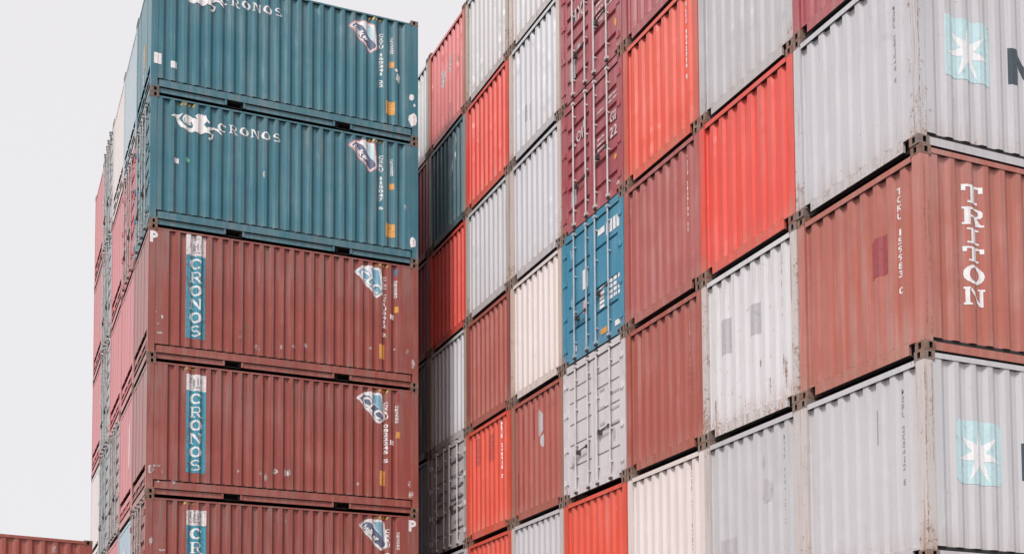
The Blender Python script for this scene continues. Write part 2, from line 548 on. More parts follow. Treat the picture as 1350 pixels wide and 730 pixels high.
# ------------------------------------------------------------------ container parts (cached meshes, shared by all copies)
def casting_mesh(sx, sy):
    """corner casting with its hand holes; sx / sy mirror it to the other end / side"""
    def make():
        mb = MB(); X, Y, Z = .178, .162, .118; e = .003
        def face_with_hole(pt, U, V, u0, u1, v0, v1, dep):
            us, vs = [0, u0, u1, U], [0, v0, v1, V]
            for i in range(3):
                for j in range(3):
                    if i == 1 and j == 1: continue
                    mb.quad(pt(us[i], 0, vs[j]), pt(us[i + 1], 0, vs[j]), pt(us[i + 1], 0, vs[j + 1]), pt(us[i], 0, vs[j + 1]))
            c = [(u0, v0), (u1, v0), (u1, v1), (u0, v1)]
            for i in range(4):
                a, b = c[i], c[(i + 1) % 4]
                mb.quad(pt(a[0], 0, a[1]), pt(b[0], 0, b[1]), pt(b[0], dep, b[1]), pt(a[0], dep, a[1]), 1)
            mb.quad(pt(u0, dep, v0), pt(u1, dep, v0), pt(u1, dep, v1), pt(u0, dep, v1), 1)  # hole walls and back near black: their shade is in the colour
        face_with_hole(lambda u, d, v: (-e + d, Y - u, v), Y + e, Z, .056, .106, .022, .098, .07)
        face_with_hole(lambda u, d, v: (u - e, -e + d, v), X + e, Z, .075, .128, .022, .098, .07)
        mb.quad((-e, -e, Z), (X, -e, Z), (X, Y, Z), (-e, Y, Z))
        mb.quad((-e, Y, 0), (X, Y, 0), (X, -e, 0), (-e, -e, 0))
        mb.quad((X, -e, 0), (X, Y, 0), (X, Y, Z), (X, -e, Z))
        mb.quad((X, Y, 0), (-e, Y, 0), (-e, Y, Z), (X, Y, Z))
        if sx: mb.v = [(-x, y, z) for x, y, z in mb.v]
        if sy: mb.v = [(x, -y, z) for x, y, z in mb.v]
        if sx != sy: mb.f = [tuple(reversed(f)) for f in mb.f]
        return mb.mesh("corner_casting", [M_CAST, M_UNDER_SHADE])
    return cached(("casting", sx, sy), make)

def post_mesh(H, at_x, at_y):
    def make():
        mb = MB()
        x0 = 0 if not at_x else CL - .14
        y0 = 0 if not at_y else CW - .145
        mb.box(x0, x0 + .14, y0, y0 + .145, .118, H - .118)
        if not at_x:                     # pressed groove on the end face
            pass
        return mb.mesh("corner_post", [M_PAINT])
    return cached(("post", H, at_x, at_y), make)

def body_mesh(H, fancy_side, length):
    """floor, roof, rear wall and the plain inner walls: what the stack is closed with"""
    def make():
        mb = MB()
        y0 = .075 if fancy_side else .03
        ztop = H - .100
        mb.box(.10, length - .02, y0, y0 + .02, .127 if fancy_side else .02, ztop, 0)                     # near long wall
        mb.box(.10, length - .02, CW - .05, CW - .03, .02, ztop)                  # far long wall
        mb.box(length - .06, length - .02, y0 + .02, CW - .05, .02, ztop)         # rear wall
        mb.box(.10, length - .06, y0 + .02, CW - .05, .15, .19, 0, 1)             # floor
        mb.box(.085, length - .06, y0 + .02, CW - .05, H - .16, ztop - .004, 1)   # roof, near black
        for k in range(8):                                                         # cross members under the floor
            x = .5 + k * (length - 1.0) / 7
            mb.box(x, x + .05, y0 + .02, CW - .05, .04, .148, 1)
        return mb.mesh("container_body", [M_PAINT, M_UNDER_SHADE])
    return cached(("body", H, fancy_side, length), make)

def end_header_mesh(H):
    def make():
        mb = MB(); mb.box(0, .085, .163, CW - .163, H - .172, H - .098, 0, 1)  # underside near black, painting the shade below the header
        return mb.mesh("top_rail", [M_PAINT, M_UNDER_SHADE])
    return cached(("header", H), make)

def end_sill_mesh(H):
    def make():
        mb = MB()
        a, b = .165, CW - .165
        mb.box(.020, .06, a, a + .13, .135, .165, 0, 1); mb.box(.020, .06, b - .13, b, .135, .165, 0, 1); mb.box(.10, .104, a, b, .0, .16, 1)  # last box: near-black sheet painting the shade of the gap
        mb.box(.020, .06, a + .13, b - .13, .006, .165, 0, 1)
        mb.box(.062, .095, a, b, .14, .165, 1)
        return mb.mesh("bottom_rail", [M_PAINT, M_UNDER_SHADE])
    return cached(("sill", H), make)

def end_panel_mesh(H):
    return cached(("endpanel", H), lambda: panel_mesh([(u, d) for u, d in PROF_END], .165, H - .165, end_pt, END_SKIN))

def bulk_end_panel_mesh(H):
    return cached(("bulkend", H), lambda: panel_mesh(PROF_BULK, .66, H - .165, end_pt, .006))

def hatch_mesh(H):
    def make():
        mb = MB()
        a, b = .165, CW - .165
        mb.box(.02, .06, a, b, .14, .545)
        mb.box(-.004, .022, a + .02, b - .02, .375, .41, 0, 1); mb.box(-.004, .022, a + .02, b - .02, .22, .25, 0, 1)
        for y in (a + .05, CW / 2 - .35, CW / 2 + .3, b - .1):
            mb.box(-.012, .022, y, y + .05, .252, .373)
        mb.box(.10, .12, a, b, .545, .66, 1)  # slot back near black, recess shade put into its colour
        mb.box(.0, .05, a, b, .012, .14, 0, 1)
        return mb.mesh("discharge_hatch", [M_PAINT, M_UNDER_SHADE])
    return cached(("hatch", H), make)

def side_rails(H, kind):
    """(bottom rail mesh, top rail mesh) of the long wall y=0"""
    def make():
        mb = MB(); x0, x1 = .179, CL - .179
        if kind == 'tall':
            pk = [(1.81 - .18, 1.81 + .18), (4.25 - .18, 4.25 + .18)]
            mb.box(x0, x1, .016, .07, .147, .284); mb.box(x0, x1, .058, .075, .284, .335, 1)  # second box: dark strip painted as the shade line under the panel
            mb.box(x0 - .03, x1 + .03, -.003, .07, .125, .145, 0, 1)
            xs = [x0] + [v for p in pk for v in p] + [x1]
            for i in range(0, len(xs), 2):
                mb.box(xs[i], xs[i + 1], .034, .065, .006, .112, 0, 1); mb.box(xs[i], xs[i + 1], .055, .065, .112, .125, 1)  # second box: dark strip painted as the shade under the lip
            for p in pk:
                for x in (p[0] - .045, p[1]):
                    mb.box(x, x + .045, .010, .034, .006, .125)
                mb.box(p[0], p[1], .30, .31, .006, .125, 1)  # pocket lined near black, its inner shade put into the colour
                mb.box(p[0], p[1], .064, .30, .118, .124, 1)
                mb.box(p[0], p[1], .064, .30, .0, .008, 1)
            b = mb.mesh("bottom_rail", [M_PAINT, M_UNDER_SHADE])
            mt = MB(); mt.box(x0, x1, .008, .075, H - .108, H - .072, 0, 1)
        else:
            mb.box(x0, x1, .012, .06, .012, .115, 0, 1)
            mb.box(x0, x1, .034, .06, .115, .168, 1)  # dark strip standing in for shade between rail and panel
            b = mb.mesh("bottom_rail", [M_PAINT, M_UNDER_SHADE])
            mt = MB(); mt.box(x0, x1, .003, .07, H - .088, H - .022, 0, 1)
        return b, mt.mesh("top_rail", [M_PAINT, M_UNDER_SHADE])
    return cached(("siderails", H, kind), make)

def side_panel(H, prof_key, kind):
    prof = {'teal': PROF_TEAL, 'red': PROF_RED, 'std': PROF_STD}[prof_key]
    z0, z1 = (.314, H - .105) if kind == 'tall' else (.17, H - .084)
    return cached(("sidepanel", H, prof_key, kind), lambda: panel_mesh(prof, z0, z1, side_pt, SIDE_SKIN))

# ---- doors
DOOR_X = .02
def door_leaf_mesh(H, near, grooves, gh):
    def make():
        mb = MB()
        a, b = (.148, 1.208) if near else (1.222, CW - .148)
        z0, z1 = .175, H - .15
        zs = [z0]
        for g in grooves:
            zc = g * (H / 2.591)
            zs += [zc - gh / 2, zc + gh / 2]
        zs.append(z1)
        m0 = .09
        mb.box(DOOR_X, DOOR_X + .05, a, a + m0, z0, z1); mb.box(DOOR_X, DOOR_X + .05, b - m0, b, z0, z1)
        for i in range(0, len(zs), 2):
            mb.box(DOOR_X + .004, DOOR_X + .045, a + m0, b - m0, zs[i], zs[i + 1])
        for i in range(1, len(zs) - 1, 2):                       # groove back, sloping top
            mb.quad((DOOR_X + .042, b - m0, zs[i]), (DOOR_X + .042, a + m0, zs[i]), (DOOR_X + .042, a + m0, zs[i + 1]), (DOOR_X + .042, b - m0, zs[i + 1]))
        g0, g1 = (1.208, 1.2145) if near else (1.2155, 1.222)
        mb.box(DOOR_X + .01, DOOR_X + .04, g0, g1, z0, z1, 1)
        e0, e1 = (.1455, .148) if near else (CW - .148, CW - .1455)
        mb.box(DOOR_X + .008, DOOR_X + .04, e0, e1, z0, z1, 1)
        return mb.mesh("door", [M_PAINT, M_GASKET])
    return cached(("leaf", H, near, tuple(grooves), gh), make)

def rod_mesh(H, y, rod):
    def make():
        mb = MB(); x = -.030
        mb.tube((x, y, .07), (x, y, H - .06), .0175, 8)
        for z in (.075, H - .125):
            mb.box(x - .022, x + .03, y - .036, y + .036, z, z + .05)
        for z in (.35, .95, H - .95, H - .38):
            mb.box(x - .006, DOOR_X, y - .028, y + .028, z, z + .03)
        return mb.mesh("lock_rod", [rod or M_ROD])
    return cached(("rod", H, y, rod.name if rod else ""), make)
def keeper_mesh(H, y):
    def make():
        mb = MB()
        mb.box(-.055, .0, y - .03, y + .03, .035, .062); mb.box(-.055, .0, y - .03, y + .03, H - .058, H - .035)
        return mb.mesh("rod_keeper", [M_DARKROD])
    return cached(("keeper", H, y), make)
def hinge_mesh(z, near):
    def make():
        mb = MB()
        y0, y1 = (.045, .19) if near else (CW - .19, CW - .045)
        mb.box(-.012, .018, y0, y1, z, z + .085)
        yc = .09 if near else CW - .09
        mb.tube((-.016, yc, z - .02), (-.016, yc, z + .105), .018, 6)
        return mb.mesh("hinge", [M_PAINT])
    return cached(("hinge", z, near), make)
def handle_mesh(y0, y1, z):
    def make():
        mb = MB()
        mb.tube((-.058, y0, z), (-.050, y1, z - .03), .013, 6)
        mb.box(-.06, DOOR_X, y1 - .03, y1 + .03, z - .07, z + .01); mb.box(-.062, -.02, y0 - .03, y0 + .03, z - .03, z + .03)
        return mb.mesh("door_handle", [M_DARKROD])
    return cached(("handle", y0, y1, z), make)
def door_frame_mesh(H):
    def make():
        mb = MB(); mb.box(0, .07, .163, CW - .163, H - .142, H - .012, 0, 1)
        return mb.mesh("top_rail", [M_PAINT, M_UNDER_SHADE])
    return cached(("dframe", H), make)
def door_sill_mesh(H):
    def make():
        mb = MB(); a, b = .165, CW - .165
        mb.box(0, .07, a + .09, b - .09, .016, .168, 0, 1); mb.box(0, .07, a, a + .09, .09, .168); mb.box(0, .07, b - .09, b, .09, .168)
        return mb.mesh("bottom_rail", [M_PAINT, M_UNDER_SHADE])
    return cached(("dsill", H), make)

GROOVES = {'narrow': ([.66, 1.13, 1.88], .055), 'faint': ([.60, 1.02, 1.42, 1.84, 2.12], .034), 'wide': ([.43, .87, 1.16, 1.45, 1.72, 2.05], .105)}

def shipping_container(base, zs, H, end, color, label, group, side=None, prof=None, yaw=0.0, rust=.3, grime=.3, fade=.12,
                       post_color=None, post_rust=None, grooves='wide', rod=None, dark_underside=True, rail_color=None):
    """end: 'front' (corrugated), 'door', 'bulk'; side: None | 'tall' | 'std' (detailed long wall y=0)"""
    t = bpy.data.objects.new("shipping_container", None)
    COL.objects.link(t)
    t.empty_display_size = .5
    t.location = base
    t.rotation_euler = (0, 0, yaw)
    t.scale = (1, 1, zs)
    t['label'] = label; t['category'] = "container"; t['group'] = group
    pr = dict(rust=rust, grime=grime, fade=fade)
    pc = post_color or color
    pp = dict(rust=post_rust if post_rust is not None else min(1.0, rust + .35), grime=grime, fade=fade)
    link("body", body_mesh(H, side is not None, CL), t, color, **pr)
    corners = [(0, 0), (0, 1)] + ([(1, 0)] if side else [])
    for ax, ay in corners:
        link("corner_post", post_mesh(H, ax, ay), t, pc, **pp)
        for z in (0, H - .118):
            c = link("corner_casting", casting_mesh(ax, ay), t, color)
            c.location = (CL if ax else 0, CW if ay else 0, z)
    if end == 'front':
        link("end_panel", end_panel_mesh(H), t, color, **pr)
        link("top_rail", end_header_mesh(H), t, rail_color or color, **pr)
        link("bottom_rail", end_sill_mesh(H), t, color, **dict(pr, rust=min(1, rust + .1)))
    elif end == 'bulk':
        link("end_panel", bulk_end_panel_mesh(H), t, color, **pr)
        link("top_rail", end_header_mesh(H), t, color, **pr)
        link("discharge_hatch", hatch_mesh(H), t, color, **pr)
    else:
        link("top_rail", door_frame_mesh(H), t, color, **pr)
        link("bottom_rail", door_sill_mesh(H), t, color, **pr)
        gs, gh = GROOVES[grooves]
        for near in (True, False):
            d = link("door", door_leaf_mesh(H, near, gs, gh), t, color, **pr)
            ys = (.52, 1.02) if near else (1.38, 1.88)
            for y in ys:
                link("lock_rod", rod_mesh(H, y, rod), d, color)
                link("rod_keeper", keeper_mesh(H, y), d, color)
            for z in (.28, .92, 1.6, H - .42):
                link("hinge", hinge_mesh(z, near), d, color, **pr)
            link("door_handle", handle_mesh(ys[0] + .02, ys[0] + .40, 1.02 if near else .84), d, color)
    if side:
        b, tr = side_rails(H, side)
        link("bottom_rail", b, t, color, **dict(pr, grime=min(1, grime + .1), rust=rust * .5))
        link("top_rail", tr, t, color, **pr)
        link("side_panel", side_panel(H, prof, side), t, color, **pr)
    return t

def with_posts(p):
    k = -SIDE_SKIN - .0005
    return [(0, k), (.14, k), (.1402, 0)] + [q for q in p if .1402 < q[0] < CL - .1402] + [(CL - .1402, 0), (CL - .14, k), (CL, k)]
DECAL_PROF = {'teal': with_posts(PROF_TEAL), 'red': with_posts(PROF_RED), 'std': with_posts(PROF_STD)}
def on_side(t, name, items, prof, flat=False):
    p = DECAL_PROF[prof]
    return link(name, (merge_text if flat else decal_mesh)(items, p, side_pt, SIDE_SKIN, name), t)
def on_end(t, name, items, flat=False, door=False):
    if door:
        return link(name, (merge_text if flat else decal_mesh)(items, PROF_DOOR, end_pt, DOOR_X, name), t)
    return link(name, (merge_text if flat else decal_mesh)(items, PROF_END, end_pt, END_SKIN, name), t)

def each(fn, t, name, items, *a):
    """one object per separate mark"""
    for it in items:
        fn(t, name, [it], *a)
def letters_on_side(t, name, groups, prof, lift=0.0, parent=None):
    """big letters, each a piece of its own"""
    p = DECAL_PROF[prof]
    for g in groups:
        link(name, merge_text(g, p, side_pt, SIDE_SKIN - lift, name), parent or t)

# ------------------------------------------------------------------ the yard
def ground():
    mb = MB(); mb.quad((-2500, -2500, 0), (2500, -2500, 0), (2500, 2500, 0), (-2500, 2500, 0))
    k = NT("yard_concrete")
    tc = k.n("ShaderNodeTexCoord").outputs['Object']
    f = k.math('ADD', k.math('MULTIPLY', k.noise(tc, .35, 5), .6), k.math('MULTIPLY', k.noise(tc, 30, 3), .4))
    k.l(k.mix(k.ramp(f, .35, .65), (.17, .165, .16), (.27, .26, .255)), k.b.inputs['Base Color'])
    k.b.inputs['Roughness'].default_value = .85
    link("ground", mb.mesh("ground", [k.m]))['kind'] = 'structure'
ground()

# colours (paint)
TEAL = (.034, .172, .225)
MAROON = (.325, .074, .057)
SALMON = (.445, .128, .092)
SALMON2 = (.385, .097, .071)
BRIGHT = (.76, .078, .052)
ORANGE = (.76, .098, .056)
GREY = (.565, .55, .568)
GREY2 = (.54, .525, .54)
CREAM = (.74, .655, .63)
WINE = (.39, .085, .10)
BLUE = (.062, .26, .385)
WHITE = (.65, .62, .64)
BROWN = (.41, .108, .082)
TAN = (.58, .52, .50)
DKGREY = (.30, .31, .33)
PINKRED = (.60, .13, .14)

# ------------------------------------------------------------------ left block (tall containers, 9 ft 6 in)
LZ = [0.0, 2.893, 5.785, 8.688, 11.587, 14.477, 17.361]
LX, LY, LYAW = 3.6758, 26.6487, -.0081
LH = 2.896
LP = [0, 2.4611, 4.930, 7.4047, 9.878]
GL = "containers of the left block"
left_spec = {
 # (column from the front, row from the ground): end, colour, label
 (0, 1): ('door', MAROON, "lowest maroon CRONOS container in view in the left front stack, cut by the picture bottom"),
 (0, 2): ('bulk', MAROON, "middle one of the three maroon CRONOS containers in the left front stack"),
 (0, 3): ('bulk', MAROON, "highest maroon CRONOS container of the left front stack, directly beneath the teal pair"),
 (0, 4): ('door', TEAL, "lower of the two teal CRONOS containers, with doors at its left end"),
 (0, 5): ('bulk', TEAL, "topmost teal CRONOS container of the left front stack, against the sky"),
 (1, 1): ('bulk', (.36, .50, .60), "pale blue container end with white letters, low in the second left stack"),
 (1, 2): ('bulk', PINKRED, "pinkish red container end with a white mark, behind the second maroon CRONOS container"),
 (1, 3): ('bulk', PINKRED, "smooth pinkish red container end behind the highest maroon CRONOS container"),
 (1, 4): ('door', PINKRED, "red container with grey door bars behind the lower teal CRONOS container"),
 (1, 5): ('bulk', (.40, .50, .56), "smooth blue grey container end behind the topmost teal CRONOS container"),
 (2, 1): ('bulk', PINKRED, "dull red container end low in the third left stack, behind the pale blue end"),
 (2, 2): ('door', (.42, .36, .36), "grey door end third back in the left block, under two red ends"),
 (2, 3): ('bulk', PINKRED, "red container end third back in the left block, right above a grey door end"),
 (2, 4): ('bulk', PINKRED, "red container end right beneath the beige one in the left block"),
 (2, 5): ('bulk', CREAM, "beige container end at the top of the left block, against the sky"),
 (3, 1): ('door', (.44, .33, .33), "reddish grey door end lowest in the fourth stack of the left block"),
 (3, 2): ('door', (.36, .44, .46), "teal tinged grey door end in the fourth left stack, second from below"),
 (3, 3): ('door', (.45, .45, .46), "grey door end in the middle of the fourth stack of the left block"),
 (3, 4): ('door', (.42, .44, .46), "grey door end just below the top of the fourth stack of the left block"),
 (3, 5): ('door', (.48, .49, .51), "grey door end at the top of the fourth stack, between beige and red ends"),
 (4, 1): ('bulk', (.52, .36, .36), "greyish pink container end at the far left, just above the lone red container"),
 (4, 2): ('bulk', CREAM, "off white container end in the farthest stack of the left block"),
 (4, 3): ('bulk', PINKRED, "red container end in the farthest left stack, right above the off white end"),
 (4, 4): ('bulk', (.56, .12, .12), "deeper red container end second from the top in the farthest left stack"),
 (4, 5): ('bulk', PINKRED, "red container end at the top of the farthest left stack, against the sky"),
}
LEFT = {}
def left_base(c, r):
    return (LX - math.sin(LYAW) * LP[c], LY + math.cos(LYAW) * LP[c], LZ[r])
for (c, r), (end, colr, lab) in left_spec.items():
    front = c == 0
    teal = colr == TEAL
    LEFT[(c, r)] = shipping_container(left_base(c, r), (LZ[r + 1] - LZ[r] - .004) / LH, LH, end, colr, lab, GL,
        side='tall' if front else None, prof=('teal' if teal else 'red') if front else None, yaw=LYAW,
        rust=.38 if front else .35, grime=(.45 if teal else .7) if front else .3, fade=.14 if front else .2, post_rust=.35 if front else .7, rod=M_GREYROD)
for c in range(5):
    shipping_container(left_base(c, 0), (LZ[1] - .004) / LH, LH, 'bulk', MAROON,
        "maroon container at the foot of the left block, standing on the yard", "containers at the foot of the left block",
        side='tall' if c == 0 else None, prof='red' if c == 0 else None, yaw=LYAW)

# --- prints on the front of the left stack
for r in (4, 5):
    t = LEFT[(0, r)]
    du = .0 if r == 4 else .02
    letters_on_side(t, "letter", cronos_line(1.44 + du, 2.285, .185, .242, M_WHITE_CLEAN), 'teal')
    on_side(t, "emblem", sea_horse(.36 + du, 2.72, .00112, M_WHITE_CLEAN, M_TEALPRINT), 'teal')
    I, I2 = wedge_logo(2.55 if r == 4 else 2.47, 4.43, "bulker", (M_WHITE_CLEAN, M_PINK, M_SKYBLUE, M_LOGODARK))
    on_side(t, "logo_sticker", I + I2, 'teal')
    on_side(t, "number_lettering", stack_text("CXTU 160341 22" if r == 5 else "CXRU 115047 6", 5.17, 1.15, 2.44, .095, M_WHITE_CLEAN, .03), 'teal', True)
    on_side(t, "type_lettering", stack_text("CRX2580", 5.43, 2.0, 2.40, .07, M_WHITE_CLEAN, .02), 'teal', True)
    each(on_side, t, "small_plate", [(rect(5.38, 5.48, 1.68, 1.82), M_ORANGE)], 'teal')
    plate = [(rect(5.28, 5.50, .55, .86), M_ORANGE)] + [(rect(5.30, 5.48, z, z + .018), M_YELLOW) for z in (.62, .69, .76, .82)]
    on_side(t, "data_plate", plate, 'teal')
    haz = []
    for u0 in (.62, 4.86):
        for k in range(4):
            haz.append(([(u0 + k * .085, 2.715), (u0 + .045 + k * .085, 2.715), (u0 + .075 + k * .085, 2.785), (u0 + .03 + k * .085, 2.785)], M_YELLOW))
    on_side(t, "warning_stripe", haz, 'teal', True)
t = LEFT[(0, 5)]
each(on_side, t, "repair_patch", [(rect(.06, .22, .62, .86), M_WHITE_CLEAN), (rect(.42, .55, .60, .75), M_WHITE_CLEAN), (blob(5.58, 1.45, .06, .12, 9, 1), M_WHITE), (blob(5.53, 1.62, .04, .04, 8, 2), M_WHITE),
    (blob(5.9, 1.05, .07, .09, 8, 3), M_WHITE), (blob(5.97, .86, .03, .05, 7, 4), M_WHITE), (blob(5.93, .50, .1, .17, 10, 5), M_WHITE)], 'teal')
t = LEFT[(0, 4)]
each(on_side, t, "repair_patch", [(rect(.52, .62, 1.42, 1.53), M_WHITE_CLEAN), (blob(.80, 1.53, .05, .06, 8, 6), M_GREEN), (blob(5.92, .50, .09, .14, 9, 7), M_WHITE), (blob(2.46, 1.5, .025, .09, 7, 8), M_SMEAR), (blob(5.75, 1.3, .04, .1, 7, 18), M_SMEAR)], 'teal')

def banner(t, u0, z1, zmid, z0):
    bn = on_side(t, "banner", [(rect(u0, u0 + .42, zmid, z1), M_BANNERTOP), (rect(u0, u0 + .42, z0, zmid), M_BANNER),
        (rect(u0 + .08, u0 + .11, zmid + .16, zmid + .27), M_GREYPRINT), (rect(u0 + .15, u0 + .19, zmid + .10, zmid + .25), M_GREYPRINT),
        (rect(u0 + .23, u0 + .26, zmid + .12, zmid + .27), M_GREYPRINT), (rect(u0 + .30, u0 + .32, zmid + .17, zmid + .26), M_GREYPRINT), (rect(u0 + .18, u0 + .30, zmid + .06, zmid + .085), M_GREYPRINT)], 'red')
    gs, step = [], (zmid - z0 - .05) / 6
    for i, ch in enumerate("CRONOS"):
        gs.append([(p, M_WHITE) for p in banner_letter(ch, u0 + .085, zmid - .035 - (i + 1) * step + step * .12, .25, step * .80)])
    letters_on_side(t, "letter", gs, 'red', .002, bn)

for r, z1, zm, z0 in ((3, 2.775, 2.33, .52), (2, 2.64, 2.29, .52), (1, 2.62, 2.29, .45)):
    t = LEFT[(0, r)]
    banner(t, .79 + .03 * (3 - r), z1, zm, z0)
    du = .05 * (3 - r)
    if r == 1:
        I, I2 = wedge_logo(2.54, 4.68, "bulker", (M_WHITE_CLEAN, M_BANNERTOP, M_LOGOBLUE, M_LOGODARK))
    else:
        I, I2 = wedge_logo(2.53, 4.58 + du, "CLC", (M_WHITE_CLEAN, M_BANNERTOP, M_LOGOBLUE, M_LOGOBLUE if r == 3 else M_LOGODARK))
    on_side(t, "logo_sticker", I + I2, 'red')
    s = {3: "CLC CXRU0412 2", 2: "CXRU 0822245 5", 1: "CXRU 031860 4"}[r]
    on_side(t, "number_lettering", stack_text(s, 5.25 + du * .8, 1.10, 2.50, .10, M_WHITE_CLEAN, .03), 'red', True)
    on_side(t, "type_lettering", stack_text("GB2580", 5.52 + du * .6, 2.03, 2.45, .07, M_WHITE_CLEAN, .02), 'red', True)
    each(on_side, t, "small_plate", [(rect(5.50 + du * .6, 5.59 + du * .6, 1.70, 1.84), M_ORANGE), (rect(5.38, 5.48, 1.53, 1.64), M_WHITE_CLEAN),
        (rect(5.49 + du, 5.57 + du, 2.56, 2.72), M_LOGODARK if r == 3 else M_PATCHRED)], 'red')
    on_side(t, "data_plate", [(rect(5.12 + du * .4, 5.26 + du * .4, .58, .92), M_ORANGE)] + [(rect(5.13, 5.25, z, z + .015), M_YELLOW) for z in (.66, .74, .82)], 'red')
    on_side(t, "warning_stripe", [([(5.02 + k * .085, 2.715), (5.06 + k * .085, 2.715), (5.09 + k * .085, 2.775), (5.05 + k * .085, 2.775)], M_YELLOW) for k in range(4)]
        + ([] if r == 3 else [([(.78 + k * .085, 2.725), (.82 + k * .085, 2.725), (.85 + k * .085, 2.775), (.81 + k * .085, 2.775)], M_YELLOW) for k in range(3)]), 'red', True)
on_side(LEFT[(0, 3)], "stencil_lettering", line_text("P", .025, 2.50, .23, M_WHITE, bold=.05), 'red', True)
on_side(LEFT[(0, 1)], "stencil_lettering", line_text("P", 5.83, 2.50, .24, M_WHITE, bold=.05), 'red', True)
marks = {3: [(2.32, .52, .05, .07), (2.38, .45, .03, .03), (3.42, .69, .06, .07), (3.15, .62, .07, .05), (2.88, .56, .05, .06), (4.92, .80, .05, .04), (5.8, .80, .05, .1), (5.93, .55, .06, .12), (.22, .74, .03, .04), (.3, .90, .03, .05), (.25, .55, .09, .03), (3.0, .24, .06, .07), (5.5, .85, .03, .03), (.18, 1.0, .02, .02)],
         2: [(.10, .52, .08, .12), (.22, .60, .12, .03), (.33, .50, .03, .06), (.55, .27, .10, .05), (2.42, .62, .05, .07), (2.55, .55, .04, .12), (2.75, .70, .07, .08), (2.98, .70, .03, .1), (3.06, .69, .05, .1), (4.63, .58, .03, .05), (5.85, .66, .05, .1), (5.88, .42, .07, .12), (.26, .27, .03, .03), (1.95, .62, .03, .06)],
         1: [(.12, 1.9, .05, .1), (.35, 1.72, .1, .03), (3.0, 2.55, .02, .07)]}
for r, L in marks.items():
    each(on_side, LEFT[(0, r)], "paint_scuff", [(blob(u, z, a * .85, b * .85, 11, i * 3 + r), M_SCUFF) for i, (u, z, a, b) in enumerate(L)], 'red')
each(on_side, LEFT[(0, 3)], "dirt_stain", [(blob(2.12, .80, .05, .30, 10, 31), M_RUSTMARK), (blob(1.97, .70, .04, .2, 9, 32), M_RUSTMARK), (blob(2.25, .75, .03, .22, 9, 33), M_RUSTMARK)], 'red')
# white letters on the pale blue end and the red end behind the front stack
mb_items = stack_text("MLSM", 1.2, .8, 2.3, .5, M_WHITE, .03)
link("stencil_lettering", merge_text(mb_items, PROF_BULK, end_pt, .006), LEFT[(1, 1)])
link("paint_scuff", decal_mesh([(blob(1.9, 1.7, .10, .75, 10, 41), M_WHITE)], PROF_BULK, end_pt, .006), LEFT[(1, 2)])
link("rust_stain", decal_mesh([(blob(1.2, 1.1, .14, .5, 10, 43), M_SMEAR), (blob(1.35, 1.35, .1, .4, 10, 44), M_ORANGE)], PROF_BULK, end_pt, .006), LEFT[(0, 5)])

